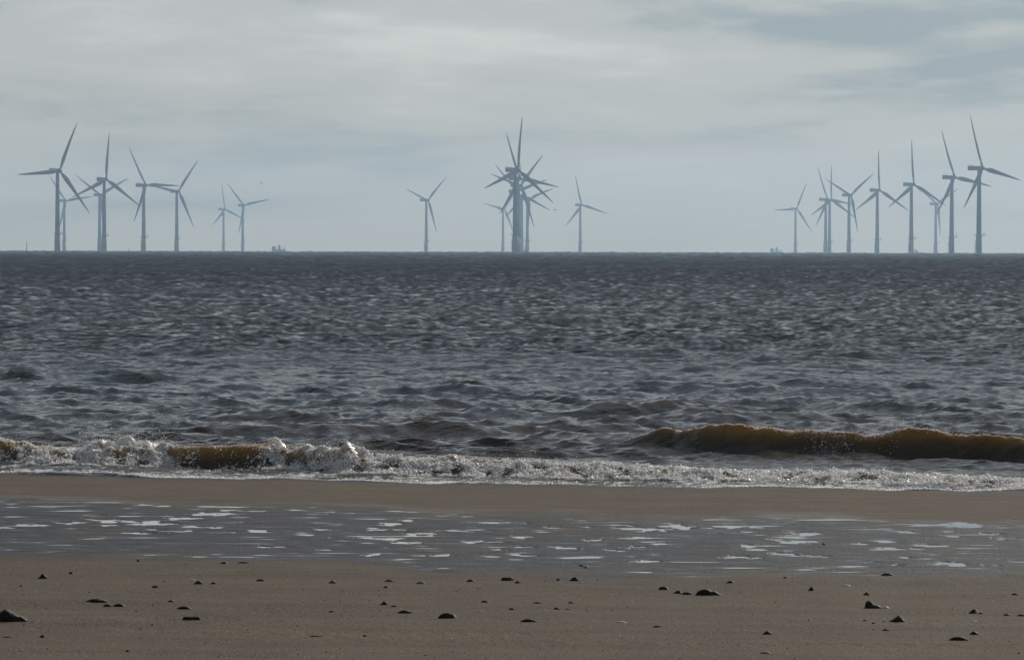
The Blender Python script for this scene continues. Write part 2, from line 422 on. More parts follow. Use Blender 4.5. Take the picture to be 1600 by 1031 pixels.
# ---------------------------------------------------------------- the beach
POOL_Z = 0.088
_pud = []
def _addp(off, rows, sc=2.963):
    for x, y, w, h in rows: _pud.append((off + x / sc, 770 + y / sc, w / sc, h / sc))
_addp(0, [(20,165,60,14),(150,150,260,8),(330,140,170,12),(390,163,80,6),(470,125,150,8),(600,135,350,12),(520,152,60,6),(700,145,250,10),(850,118,150,12),(980,100,200,18),(1130,82,250,6),(930,160,130,14),(650,188,190,10),(830,178,140,5),(700,173,80,6),(1030,158,40,6),(1060,187,80,8),(1205,177,110,10),(1110,136,80,4),(1470,100,130,5),(1500,173,50,7),(1410,195,60,10),(1260,252,110,8),(1490,267,70,5),(1530,212,30,6)])
_addp(530, [(140,160,60,8),(240,145,120,16),(320,130,60,8),(230,173,220,7),(550,180,180,8),(370,192,140,20),(200,212,220,12),(315,232,100,14),(390,245,40,6),(230,258,30,5),(150,290,50,7),(445,292,120,14),(700,140,200,6),(860,140,80,4),(680,228,180,14),(860,208,70,8),(880,250,100,10),(760,267,60,10),(850,292,110,10),(820,308,60,8),(1010,162,120,5),(1150,158,70,4),(1300,153,110,5),(1430,170,200,20),(1550,155,120,18),(1180,218,60,5),(1420,210,130,8),(1310,213,140,6),(1070,260,120,10),(1020,250,60,8),(1340,252,120,8),(1240,265,30,8),(1510,238,110,12),(1430,318,110,12)])
_addp(1060, [(20,160,60,20),(140,165,50,8),(270,158,170,16),(300,183,110,5),(165,192,40,5),(590,190,140,20),(550,228,180,12),(460,218,50,6),(330,248,130,12),(400,266,60,10),(290,300,150,14),(480,282,130,8),(560,290,100,10),(660,298,70,6),(860,240,70,7),(960,228,80,6),(1040,262,220,12),(1160,248,130,10),(1270,205,80,6),(1040,298,70,6),(1330,150,150,28),(1260,180,110,8),(1460,190,70,8),(1510,212,120,8),(1580,125,40,12),(1420,245,80,6),(1255,330,130,18),(1440,335,70,8),(1050,340,60,6),(1570,318,50,8),(1070,182,60,4),(905,322,50,5)])

def beach_base(X, Y):
    px = px_of(X, np.maximum(Y, 1.0))
    s = y_water(px) - Y                                    # metres up the beach
    z = np.where(s > 0, np.interp(s, [0, 6.5, 9.5, 15.2, 18, 27, 60], [0, .088, .0905, .0905, .122, .24, .5]), s * 0.11)
    return z, s
def beach_z(X, Y):
    z, s = beach_base(X, Y)
    und = 0.010 * fbm(X * .35, Y * .22, 3, 8) * sstep(0, 4, s)
    zone = sstep(6.3, 8.6, s + .9 * perlin(X * .5, Y * .2, 3)) * (1 - sstep(15.1, 16.6, s + .8 * perlin(X * .6, Y * .2, 4) + 1.3 * np.clip(px_of(X, np.maximum(Y, 1)), -300, 1900) / 1600))
    rip = np.minimum(perlin(X * 2.4 + 1.4 * perlin(X * 1.1, Y * .8, 14), Y * 6.0, 12), .15)
    rough = zone * (0.0085 * rip + 0.0040 * fbm(X * 1.6, Y * 1.1, 4, 19))
    bands = sstep(.0, .5, fbm(X * .12, Y * .9, 2, 61)) * sstep(17, 20, s)
    pits = bands * 0.013 * fbm(X * 7, Y * 5, 3, 66, .7) + 0.003 * fbm(X * 2.5, Y * 2, 3, 67) * sstep(0, 2, s)
    return z + und * (1 - zone) + rough + pits + zone * 0.0034, zone, s
cz = az_s = np.concatenate([np.linspace(-1.3, -0.17, 20)[:-1], np.linspace(-0.155, 0.155, 760), np.linspace(0.17, 1.3, 20)[1:]])
Ys = np.concatenate([np.array([-60, -30, -10, 0.5, 6, 12, 16, 20, 22, 23.5]), np.arange(24.5, 33.5, .05), np.arange(33.5, 46.5, .038), np.arange(46.5, 54.6, .06), np.array([55, 56, 57, 58, 60, 64, 70, 80])])
YB, TB = np.meshgrid(Ys, np.tan(az_s), indexing='ij')
XB = np.maximum(np.abs(YB), 24.0) * TB
ZB, ZONE, SB = beach_z(XB, YB)
# shallow scoops that hold the standing water
SCOOP = np.zeros_like(ZB)
wx = 0.10 * fbm(XB * 2.5, YB * 1.6, 3, 71); wy = 0.28 * fbm(XB * 2.5, YB * 1.6, 3, 72)
rag = 1.9 * fbm(XB * 6.5, YB * 4.5, 3, 73) + .3
for cxp, cyp, wp, hp in _pud:
    Yc_ = (H - POOL_Z) * F / (cyp - eye_y(cxp)); Xc_ = lat(cxp, Yc_)
    rx = wp / 2 / F * Yc_ * 1.05 + .03; ry = hp / 2 * Yc_ ** 2 / ((H - POOL_Z) * F) * 0.92 + .03
    i0, i1 = np.searchsorted(Ys, [Yc_ - 2 * ry - .4, Yc_ + 2 * ry + .4])
    Xl, Yl = XB[i0:i1] + wx[i0:i1], YB[i0:i1] + wy[i0:i1]
    q = ((Xl - Xc_) / rx) ** 2 + ((Yl - Yc_) / ry) ** 2 + rag[i0:i1]
    SCOOP[i0:i1] = np.maximum(SCOOP[i0:i1], np.clip(1.35 - q, 0, 1))
sc_ = sstep(0, .6, SCOOP)
ZB = ZB * (1 - sc_) + (POOL_Z - 0.004) * sc_
YBb = YB
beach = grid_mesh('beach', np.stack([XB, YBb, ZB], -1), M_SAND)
tag(beach, 'wet brown sandy beach with a shallow runnel of pools', 'beach', kind='structure')
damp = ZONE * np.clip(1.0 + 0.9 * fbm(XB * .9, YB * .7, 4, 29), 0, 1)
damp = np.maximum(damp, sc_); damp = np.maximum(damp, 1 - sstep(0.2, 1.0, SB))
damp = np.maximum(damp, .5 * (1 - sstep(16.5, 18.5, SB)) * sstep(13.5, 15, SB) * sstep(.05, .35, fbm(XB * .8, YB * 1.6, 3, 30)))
grit = np.clip(sstep(.0, .5, fbm(XB * .16, YB * 1.1, 2, 61)) * (0.5 + 1.2 * fbm(XB * 1.5, YB * 1.5, 3, 62)), 0, 1) * sstep(15.5, 18, SB) + .25 * sstep(1, 3, SB) * (1 - ZONE) * np.clip(fbm(XB * .3, YB * 1.2, 3, 64) * 2, 0, 1)  # dark bands painted for shadowed pits as well as wet coarse grains
film = ZONE * np.exp(-np.clip(ZB - POOL_Z, 0, 1) / .0014)
at = beach.data.attributes.new('film', 'FLOAT', 'POINT'); at.data.foreach_set('value', film.reshape(-1).astype(np.float32))
at = beach.data.attributes.new('grit', 'FLOAT', 'POINT'); at.data.foreach_set('value', grit.reshape(-1).astype(np.float32))  # wet coarse grains plus the painted shade of pits
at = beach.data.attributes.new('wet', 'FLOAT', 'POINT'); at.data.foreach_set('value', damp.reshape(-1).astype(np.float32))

yb = np.arange(33.0, 46.6, .5); xb = np.linspace(-9.5, 9.5, 40)
TPv, XP = np.meshgrid(np.linspace(0, 1, 20), xb, indexing='ij')
YP = 34.6 + TPv * (y_water(800 + XP / 45 * F) - 7.3 - 34.6)
pool = grid_mesh('pool_water', np.stack([XP, YP, np.full_like(XP, POOL_Z)], -1), M_POOL)
tag(pool, 'still shallow water standing in pools on the sand', 'water', kind='structure')

def ground(px, py):
    """point of the beach seen at a photo pixel"""
    Y = 34.0
    for _ in range(30):
        z, s = beach_base(np.array(lat(px, Y)), np.array(Y))
        Y = 0.5 * Y + 0.5 * (H - float(z)) * F / (py - eye_y(px))
    X = lat(px, Y); z = float(beach_z(np.array([X]), np.array([Y]))[0][0])
    return X, Y, z

# ---------------------------------------------------------------- haze over the whole place
bmh = bmesh.new(); bmesh.ops.create_cube(bmh, size=1.0)
m = bpy.data.materials.new('haze_air'); m.use_nodes = True
hn = m.node_tree; hn.nodes.clear()
pv = hn.nodes.new('ShaderNodeVolumePrincipled'); ho = hn.nodes.new('ShaderNodeOutputMaterial')
pv.inputs['Color'].default_value = (*HAZE_COLOR, 1); pv.inputs['Density'].default_value = HAZE_DENSITY
pv.inputs['Anisotropy'].default_value = 0.42
hn.links.new(pv.outputs[0], ho.inputs['Volume'])
haze = bm_obj('haze', bmh, m)
haze.scale = (42000, 9750, 260); haze.location = (0, 9750 / 2 - 150, 170 - 130)
tag(haze, 'pale sea haze that fades the far turbines', 'haze', kind='stuff')

# ---------------------------------------------------------------- wind turbines
def lathe(bm, prof, seg=20, cx=0, cy=0, axis='Z'):
    rings = []
    for r, h in prof:
        ring = []
        for i in range(seg):
            a = 2 * math.pi * i / seg
            p = (cx + r * math.cos(a), cy + r * math.sin(a), h)
            if axis == 'X': p = (h, cx + r * math.cos(a), cy + r * math.sin(a))
            ring.append(bm.verts.new(p))
        rings.append(ring)
    for a, b_ in zip(rings, rings[1:]):
        for i in range(seg):
            bm.faces.new((a[i], a[(i + 1) % seg], b_[(i + 1) % seg], b_[i]))
    bm.faces.new(rings[0][::-1]); bm.faces.new(rings[-1])
def box(bm, x0, x1, y0, y1, z0, z1, bev=0.0):
    g = bmesh.ops.create_cube(bm, size=1.0)
    bmesh.ops.scale(bm, verts=g['verts'], vec=(x1 - x0, y1 - y0, z1 - z0))
    bmesh.ops.translate(bm, verts=g['verts'], vec=((x0 + x1) / 2, (y0 + y1) / 2, (z0 + z1) / 2))
    if bev:
        ed = list({e for v in g['verts'] for e in v.link_edges})
        bmesh.ops.bevel(bm, geom=ed, offset=bev, segments=2, affect='EDGES', profile=.6)
def rod(bm, a, b_, r, seg=6):
    a, b_ = Vector(a), Vector(b_); d = b_ - a
    q = d.to_track_quat('Z', 'Y').to_matrix().to_4x4(); q.translation = (a + b_) / 2
    bmesh.ops.create_cone(bm, cap_ends=True, segments=seg, radius1=r, radius2=r, depth=d.length, matrix=q)

HUB, OVER, BL = 83.0, 4.4, 54.2
def blade_mesh():
    # sections from root to tip: (span, chord, thickness, twist, sweep)
    secs = [(1.2, 2.3, 2.3, 0, 0), (3.5, 2.3, 2.2, 0, 0), (7, 3.3, 1.7, 14, .2), (11, 4.3, 1.25, 12, .35), (16, 4.0, 1.0, 9, .25), (23, 3.3, .75, 6, .1),
            (31, 2.6, .5, 4, 0), (39, 2.0, .35, 2, 0), (46, 1.45, .24, 1, 0), (51, .95, .15, 0, 0), (53.6, .5, .08, 0, 0), (BL, .12, .04, 0, 0)]
    bm = bmesh.new(); rings = []; n = 14
    for s, c, t, tw, swp in secs:
        ring = []; c *= 1.16 if 5 < s < 50 else 1.0
        for i in range(n):
            a = 2 * math.pi * i / n
            y = c / 2 * math.cos(a) - (c / 2 - 1.15) * 0.55 + swp       # chord mostly in the rotor plane
            x = t / 2 * math.sin(a) * (1 if c < 2.4 and s < 5 else (0.6 + 0.4 * math.cos(a)))
            th = math.radians(tw + 4)
            x, y = x * math.cos(th) - y * math.sin(th), x * math.sin(th) + y * math.cos(th)
            x += 1.6 * (s / BL) ** 2 + s * math.sin(math.radians(1.5))   # pre-bend and coning
            ring.append(bm.verts.new((x, y, s)))
        rings.append(ring)
    for a, b_ in zip(rings, rings[1:]):
        for i in range(n): bm.faces.new((a[i], a[(i + 1) % n], b_[(i + 1) % n], b_[i]))
    bm.faces.new(rings[0][::-1]); bm.faces.new(rings[-1])
    return bm
def make_turbine():
    root = bpy.data.objects.new('wind_turbine', None); C.objects.link(root)
    bm = bmesh.new(); lathe(bm, [(2.75, -14), (2.75, 2), (2.9, 2.05), (2.9, 17.6), (2.6, 17.7)], 24)
    tp = bm_obj('transition_piece', bm, M_BASE, root, True)
    bm = bmesh.new()
    for s in (-.9, .9): rod(bm, (-3.9, s, -3), (-3.9, s, 13), .28, 8)
    for k in range(9): rod(bm, (-3.9, -.9, -1 + k * 1.6), (-3.9, .9, -1 + k * 1.6), .12)
    for k in (0, 8): rod(bm, (-3.9, 0, 0 + k * 1.5), (-2.6, 0, 0 + k * 1.5), .18)
    bm_obj('boat_ladder', bm, M_STEEL, tp)
    bm = bmesh.new(); lathe(bm, [(4.3, 17.75), (4.3, 18.1)], 24); box(bm, 1.5, 7.6, -1.8, 1.8, 17.7, 18.15)
    pf = bm_obj('platform', bm, M_STEEL, tp)
    bm = bmesh.new()
    for i in range(14):
        a = math.pi * (.18 + 1.64 * i / 13)
        rod(bm, (4.2 * math.cos(a), 4.2 * math.sin(a), 18.1), (4.2 * math.cos(a), 4.2 * math.sin(a), 19.3), .06)
        if i:
            a0 = math.pi * (.18 + 1.64 * (i - 1) / 13)
            for zz_ in (18.7, 19.3): rod(bm, (4.2 * math.cos(a0), 4.2 * math.sin(a0), zz_), (4.2 * math.cos(a), 4.2 * math.sin(a), zz_), .06)
    for y in (-1.7, 1.7):
        for x in (4.6, 6, 7.4): rod(bm, (x, y, 18.1), (x, y, 19.3), .06)
        rod(bm, (4.2, y, 19.3), (7.4, y, 19.3), .06)
    rod(bm, (7.4, -1.7, 19.3), (7.4, 1.7, 19.3), .06)
    rod(bm, (5.6, 1.2, 18.1), (5.6, 1.2, 20.6), .16); rod(bm, (5.6, 1.2, 20.5), (8.0, 1.2, 20.9), .12)
    bm_obj('railing', bm, M_STEEL, tp)
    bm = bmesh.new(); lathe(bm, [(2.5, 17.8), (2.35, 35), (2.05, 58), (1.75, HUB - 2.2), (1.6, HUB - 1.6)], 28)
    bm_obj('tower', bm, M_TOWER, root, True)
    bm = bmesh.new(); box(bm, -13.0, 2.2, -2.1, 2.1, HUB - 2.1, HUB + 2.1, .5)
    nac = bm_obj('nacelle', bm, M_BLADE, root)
    bm = bmesh.new(); box(bm, -12.8, -8.0, -2.0, 2.0, HUB + 2.12, HUB + 2.35)
    for x in (-12.6, -10.4, -8.2):
        for y in (-1.9, 1.9): rod(bm, (x, y, HUB + 2.3), (x, y, HUB + 3.4), .07)
    for y in (-1.9, 1.9): rod(bm, (-12.6, y, HUB + 3.4), (-8.2, y, HUB + 3.4), .07)
    rod(bm, (-12.6, -1.9, HUB + 3.4), (-12.6, 1.9, HUB + 3.4), .07)
    rod(bm, (-7.2, .8, HUB + 2), (-7.2, .8, HUB + 4.2), .08)
    bm_obj('winch_deck', bm, M_STEEL, nac)
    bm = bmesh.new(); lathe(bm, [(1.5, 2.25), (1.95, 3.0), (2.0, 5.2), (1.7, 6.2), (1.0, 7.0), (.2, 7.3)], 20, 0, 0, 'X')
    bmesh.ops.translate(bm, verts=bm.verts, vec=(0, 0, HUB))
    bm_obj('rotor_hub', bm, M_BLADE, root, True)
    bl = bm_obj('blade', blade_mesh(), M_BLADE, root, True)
    for k in range(2):
        c = bl.copy(); c.parent = root; C.objects.link(c)
    return root
TUR = [  # tower column, distance, yaw, blade angle, label
 (89.6, 4602, 33, 24, 'tallest dark turbine of the left cluster, one blade pointing level to the left'),
 (162.5, 5153, 33, 6, 'dark turbine second from the left cluster edge, one blade straight up, others drooping'),
 (100.1, 7353, 36, 82, 'faint turbine mostly hidden close behind the tallest turbine of the left cluster'),
 (155.3, 6588, 34, 62, 'paler turbine just left of and behind the dark one with an upright blade'),
 (224.2, 5613, 42, 90, 'turbine with one blade level to the right touching its right neighbour in the left cluster'),
 (275.9, 6162, 36, 38, 'turbine with a blade level to the left touching its neighbour, one raised to the right'),
 (349.0, 8753, 45, 112, 'faintest small turbine of the left cluster, beside another small one on its right'),
 (379.0, 8002, 33, 78, 'rightmost small turbine of the left cluster, one blade reaching out right'),
 (665.7, 7129, 45, 48, 'lone turbine standing between the left cluster and the dense central cluster'),
 (804.5, 4490, 42, 8, 'tallest foremost turbine of the central cluster, one blade straight up'),
 (808.0, 5013, 39, 100, 'second tallest turbine of the central cluster, upper blade leaning left of the upright one'),
 (810.0, 5545, 42, 44, 'third turbine in the central cluster line, long blade raised up to the right'),
 (805.5, 6095, 40, 72, 'fourth turbine in the central cluster line, blade pointing up left behind the thick tower'),
 (814.6, 6577, 44, 113, 'fifth turbine in the central cluster line, blade pointing down right past its neighbour'),
 (823.5, 6960, 43, 71, 'turbine whose pale tower stands free just right of the thick central tower'),
 (785.5, 8481, 38, 40, 'faint small turbine standing free just left of the thick central tower'),
 (906.2, 7800, 36, 106, 'lone pale turbine standing to the right of the dense central cluster'),
 (1242.4, 8345, 36, 26, 'faintest turbine at the left end of the right cluster, blade level to the left'),
 (1289.5, 6930, 45, 98, 'left one of two overlapping towers in the right cluster, upper blade leaning left'),
 (1295.6, 6953, 42, 2, 'right one of two overlapping towers in the right cluster, one blade straight up'),
 (1326.0, 6391, 42, 54, 'turbine with a Y of two raised blades right of two overlapping towers'),
 (1370.1, 5896, 42, 0, 'middle turbine of the right cluster, upright blade, right of the Y shaped one'),
 (1423.3, 5397, 42, 118, 'third from the right turbine, upright blade, small vessel at its foot'),
 (1461.5, 7494, 44, 61, 'faint small turbine half hidden behind the blades of two dark ones at far right'),
 (1486.4, 4877, 45, 100, 'second from the right tall dark turbine, blade crossing its right neighbour'),
 (1529.0, 4343, 50, 102, 'tallest dark turbine at the right end of the right cluster'),
]
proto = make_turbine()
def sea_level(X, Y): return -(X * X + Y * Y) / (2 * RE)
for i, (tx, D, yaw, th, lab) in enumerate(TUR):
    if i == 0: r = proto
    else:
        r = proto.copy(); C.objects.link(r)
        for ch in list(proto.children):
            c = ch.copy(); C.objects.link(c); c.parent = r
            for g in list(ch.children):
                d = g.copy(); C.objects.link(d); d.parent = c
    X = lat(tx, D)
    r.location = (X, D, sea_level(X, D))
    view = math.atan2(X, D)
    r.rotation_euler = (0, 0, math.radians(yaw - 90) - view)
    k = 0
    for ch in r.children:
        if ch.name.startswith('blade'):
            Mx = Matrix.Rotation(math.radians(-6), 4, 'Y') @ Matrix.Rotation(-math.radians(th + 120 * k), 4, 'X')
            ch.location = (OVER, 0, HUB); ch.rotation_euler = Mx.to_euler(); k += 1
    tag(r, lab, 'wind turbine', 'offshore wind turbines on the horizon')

# ---------------------------------------------------------------- vessels, marker, birds
def at_sea(px, D): X = lat(px, D); return (X, D, sea_level(X, D))
def vessel(px, D, rot, sc, label, kind):
    root = bpy.data.objects.new('work_vessel', None); C.objects.link(root)
    root.location = at_sea(px, D); root.rotation_euler = (0, 0, rot); root.scale = (sc,) * 3
    bm = bmesh.new()
    sec = [(-13, 3.2), (-12, 3.8), (6, 4.0), (10, 2.8), (13, .3)]
    vs_ = []
    for x, w in sec:
        vs_.append([bm.verts.new((x, s * w * f, zq)) for s, f, zq in ((-1, .7, -2), (-1, 1, 4.2 + max(0, x - 6) * .2), (1, 1, 4.2 + max(0, x - 6) * .2), (1, .7, -2))])
    for a, b_ in zip(vs_, vs_[1:]):
        for j in range(4): bm.faces.new((a[j], a[(j + 1) % 4], b_[(j + 1) % 4], b_[j]))
    bm.faces.new(vs_[0]); bm.faces.new(vs_[-1][::-1])
    bm_obj('hull', bm, M_HULL, root)
    bm = bmesh.new(); box(bm, -1.5, 3.5, -2.8, 2.8, 4.2, 9.5, .3); box(bm, -.8, 3.0, -2.3, 2.3, 9.5, 12.2, .3)
    wh = bm_obj('wheelhouse', bm, M_HOUSE, root)
    if kind == 'crane':
        bm = bmesh.new(); box(bm, -12.5, -6, -2.8, 2.8, 4.2, 10.4, .3); bm_obj('deck_module', bm, M_HULL, root)
    bm = bmesh.new()
    rod(bm, (.5, 0, 12), (.5, 0, 16.5), .25, 8); rod(bm, (.5, -1.6, 14.8), (.5, 1.6, 14.8), .12)
    bm_obj('mast', bm, M_STEEL, wh)
    bm = bmesh.new()
    for x in (7.5, 10.5): rod(bm, (x, 0, 4), (x, 0, 9.2), .35, 8)
    rod(bm, (7.5, 0, 9.0), (11.4, 0, 7.4), .2, 8)
    bm_obj('deck_crane', bm, M_STEEL, root)
    return tag(root, label, 'vessel', 'vessels on the horizon')
vessel(435.2, 7200, .25, .86, 'small hazy work vessel between the left cluster and the lone turbine', 'crane')
vessel(1429.8, 6900, .5, .50, 'tiny hazy vessel at the foot of the third turbine from the right', 'plain')
vessel(819.5, 6400, .4, .46, 'tiny hazy boat between the thick central tower and its right neighbour', 'plain')
vessel(1212.5, 9200, .3, 1.0, 'very faint ship on the horizon left of the right cluster', 'crane')
def marker(px, D, h, label):
    root = bpy.data.objects.new('marker_buoy', None); C.objects.link(root); root.location = at_sea(px, D)
    bm = bmesh.new(); lathe(bm, [(.5, -2), (1.1, -.6), (1.2, .8), (.7, 1.4), (.35, 1.6)], 16); bm_obj('float', bm, M_BUOY, root, True)
    bm = bmesh.new(); lathe(bm, [(.42, 1.5), (.36, h * .78), (.2, h * .8)], 12); bm_obj('spar', bm, M_BUOY, root)
    bm = bmesh.new(); lathe(bm, [(.15, h * .8), (.6, h * .82), (.1, h * .9), (.5, h * .98), (.05, h)], 12); bm_obj('topmark', bm, M_BUOY, root)
    return tag(root, label, 'buoy', 'marker buoys')
marker(41.5, 4700, 10.5, 'thin dark marker buoy left of the tallest turbine of the left cluster')
marker(201, 8200, 9.5, 'tiny pale marker post between the dark upright turbine and its right neighbour')
def gull(px, py, D, rot, label):
    span = .62
    prof = [(-1, .03, .10), (-.75, .10, .16), (-.4, .13, .22), (-.12, .10, .05), (0, .11, 0), (.12, .10, .05), (.4, .13, .22), (.75, .10, .16), (1, .03, .10)]
    bm = bmesh.new(); top = []; bot = []
    for u_, c, zq in prof:
        x = u_ * span
        th = .012 if abs(u_) > .05 else .06
        top.append([bm.verts.new((x, c, zq * .6 + th)), bm.verts.new((x, -c * 1.2 - abs(u_) * .06, zq * .6 + th))])
        bot.append([bm.verts.new((x, c, zq * .6 - th)), bm.verts.new((x, -c * 1.2 - abs(u_) * .06, zq * .6 - th))])
    for a, b_, c, d in zip(top, top[1:], bot, bot[1:]):
        bm.faces.new((a[0], b_[0], b_[1], a[1])); bm.faces.new((c[1], d[1], d[0], c[0]))
        bm.faces.new((a[0], c[0], d[0], b_[0])); bm.faces.new((a[1], b_[1], d[1], c[1]))
    bm.faces.new((top[0][0], top[0][1], bot[0][1], bot[0][0])); bm.faces.new((top[-1][0], bot[-1][0], bot[-1][1], top[-1][1]))
    body = bmesh.ops.create_uvsphere(bm, u_segments=10, v_segments=8, radius=1.0)
    bmesh.ops.scale(bm, verts=body['verts'], vec=(.085, .30, .085)); bmesh.ops.translate(bm, verts=body['verts'], vec=(0, .05, 0))
    hd = bmesh.ops.create_uvsphere(bm, u_segments=8, v_segments=6, radius=.06); bmesh.ops.translate(bm, verts=hd['verts'], vec=(0, .36, .03))
    o = bm_obj('gull', bm, M_BIRD, None, True)
    o.location = (lat(px, D), D, H + (eye_y(px) - py) / F * D); o.rotation_euler = (0.1, .25, rot)
    return tag(o, label, 'bird', 'birds far out over the sea')
gull(408, 286, 1500, .9, 'tiny bird in the sky above the rightmost small turbine of the left cluster')
gull(867, 328, 1500, 2.2, 'tiny bird low in the sky between the central cluster and the lone pale turbine')

# ---------------------------------------------------------------- foam and spray (geometry nodes on scattered points)
def scatter(name, pts, sc, m, label, cat, seed=0, flat=0.8):
    me = bpy.data.meshes.new(name)
    me.vertices.add(len(pts)); me.vertices.foreach_set('co', np.asarray(pts, np.float32).reshape(-1))
    a = me.attributes.new('size', 'FLOAT', 'POINT'); a.data.foreach_set('value', np.asarray(sc, np.float32))
    me.materials.append(m)
    o = bpy.data.objects.new(name, me); C.objects.link(o)
    ng = bpy.data.node_groups.new(name + '_nodes', 'GeometryNodeTree')
    ng.interface.new_socket('Geometry', in_out='INPUT', socket_type='NodeSocketGeometry')
    ng.interface.new_socket('Geometry', in_out='OUTPUT', socket_type='NodeSocketGeometry')
    n = ng.nodes; l = ng.links
    gi = n.new('NodeGroupInput'); go = n.new('NodeGroupOutput')
    ico = n.new('GeometryNodeMeshIcoSphere'); ico.inputs['Radius'].default_value = 1.0; ico.inputs['Subdivisions'].default_value = 2
    nz = n.new('ShaderNodeTexNoise'); nz.inputs['Scale'].default_value = 1.5; nz.inputs['Detail'].default_value = 1.5
    nrm = n.new('GeometryNodeInputNormal')
    sub = n.new('ShaderNodeMath'); sub.operation = 'SUBTRACT'; sub.inputs[1].default_value = .5; l.new(nz.outputs[0], sub.inputs[0])
    vm = n.new('ShaderNodeVectorMath'); vm.operation = 'SCALE'; l.new(nrm.outputs[0], vm.inputs[0])
    mu = n.new('ShaderNodeMath'); mu.operation = 'MULTIPLY'; mu.inputs[1].default_value = 1.2; l.new(sub.outputs[0], mu.inputs[0]); l.new(mu.outputs[0], vm.inputs['Scale'])
    sp = n.new('GeometryNodeSetPosition'); l.new(ico.outputs[0], sp.inputs[0]); l.new(vm.outputs[0], sp.inputs['Offset'])
    sm = n.new('GeometryNodeSetMaterial'); sm.inputs['Material'].default_value = m; l.new(sp.outputs[0], sm.inputs[0])
    ip = n.new('GeometryNodeInstanceOnPoints'); l.new(gi.outputs[0], ip.inputs['Points']); l.new(sm.outputs[0], ip.inputs['Instance'])
    rv = n.new('FunctionNodeRandomValue'); rv.data_type = 'FLOAT_VECTOR'; rv.inputs['Max'].default_value = (6.28, 6.28, 6.28)
    l.new(rv.outputs[0], ip.inputs['Rotation'])
    na_ = n.new('GeometryNodeInputNamedAttribute'); na_.data_type = 'FLOAT'; na_.inputs[0].default_value = 'size'
    rs = n.new('FunctionNodeRandomValue'); rs.data_type = 'FLOAT_VECTOR'; rs.inputs['Min'].default_value = (.55, .55, .45); rs.inputs['Max'].default_value = (1.25, 1.25, 1.1)
    v2 = n.new('ShaderNodeVectorMath'); v2.operation = 'SCALE'; l.new(rs.outputs[0], v2.inputs[0]); l.new(na_.outputs[0], v2.inputs['Scale'])
    l.new(v2.outputs[0], ip.inputs['Scale']); l.new(ip.outputs[0], go.inputs[0])
    md = o.modifiers.new('scatter', 'NODES'); md.node_group = ng
    return tag(o, label, cat, kind='stuff')

# interpolate positions on the sea mesh: rows near shore are regular in Y
def on_sea(pxs, Ys_):
    ci = np.interp((pxs - 800) / F, tanaz, np.arange(len(tanaz))); ri = np.interp(Ys_, Yr, np.arange(len(Yr)))
    c0 = np.clip(ci.astype(int), 0, len(tanaz) - 2); r0 = np.clip(ri.astype(int), 0, len(Yr) - 2)
    fc = (ci - c0)[:, None]; fr = (ri - r0)[:, None]
    return (P[r0, c0] * (1 - fc) + P[r0, c0 + 1] * fc) * (1 - fr) + (P[r0 + 1, c0] * (1 - fc) + P[r0 + 1, c0 + 1] * fc) * fr
R2 = np.random.default_rng(99)
def shore_foam(n):
    px = R2.uniform(-280, 1880, n)
    u_ = R2.beta(1.1, 1.3, n) * 1.25 - 0.10
    cl = fbm(px / 26.0, u_ * 2.0 + px / 300, 4, 44)            # ragged clumps
    keep = R2.uniform(0, 1, n) < np.interp(px, XC, FM) * np.clip(0.55 + 2.2 * cl, 0.02, 1)
    px, u_, cl = px[keep], u_[keep], cl[keep]
    p = on_sea(px, shore_foot(px) + u_ * CW)
    r = R2.lognormal(math.log(.0056), .5, len(px)).clip(.004, .032)
    p[:, 2] += r * R2.uniform(-.3, .9, len(px)) + np.clip(cl, 0, 1) * .028 * R2.uniform(0, 1, len(px)) * np.interp(px, XC, FM)
    p[:, 1] -= np.clip(cl, 0, 1) * .10 * R2.uniform(0, 1, len(px))
    return p, r
p1, r1 = shore_foam(230000)
# froth along the top of the right-hand swell
n = 20000
px = R2.uniform(975, 1560, n)
wgt_ = np.interp(px, [975, 990, 1040, 1080, 1140, 1160, 1200, 1250, 1280, 1330, 1380, 1430, 1470, 1560], [.5, .9, .6, .3, .6, .5, .25, .8, 1, 1, 1, .8, .4, .1])
k_ = R2.uniform(0, 1, n) < wgt_ * np.clip(.5 + 1.6 * fbm(px / 20., px * 0, 3, 12), 0, 1)
px = px[k_]; yf_, yc_, _z = swell_line(px)
brk = np.exp(-((px - 1290) / 55) ** 2) + .5 * np.exp(-((px - 1395) / 25) ** 2)
p2 = on_sea(px, yc_ + R2.normal(.08, .10, len(px)).clip(-.05, .6) - brk * R2.exponential(.16, len(px)) * (R2.uniform(0, 1, len(px)) < .6)); r2 = R2.lognormal(math.log(.0048), .45, len(px)).clip(.003, .016)
p2[:, 2] += r2 * .3
# the last thin edge of froth at the waterline
n = 26000
px = R2.uniform(-280, 1880, n)
k_ = R2.uniform(0, 1, n) < np.clip(.35 + 1.6 * fbm(px / 60., px * 0 + 4, 4, 13), .04, 1)
px = px[k_]; yw_ = y_water(px) + R2.gamma(1.4, .16, len(px)) - .02
p3 = on_sea(px, yw_); r3 = R2.lognormal(math.log(.0065), .45, len(px)).clip(.003, .02); p3[:, 2] += r3 * .2
# scattered froth on the swash
n = 9000
px = R2.uniform(-280, 1880, n); tt = R2.uniform(0, 1, n)
k_ = R2.uniform(0, 1, n) < np.clip(-.05 + 1.5 * fbm(px / 30., tt * 2.5, 4, 15), 0, 1)
px, tt = px[k_], tt[k_]
p4 = on_sea(px, y_water(px) * (1 - tt) + shore_foot(px) * tt); r4 = R2.lognormal(math.log(.007), .4, len(px)).clip(.003, .016)
scatter('foam', np.concatenate([p1, p2, p3, p4]), np.concatenate([r1, r2, r3, r4]), M_FOAM, 'white froth tumbling along the breaking waves', 'foam')
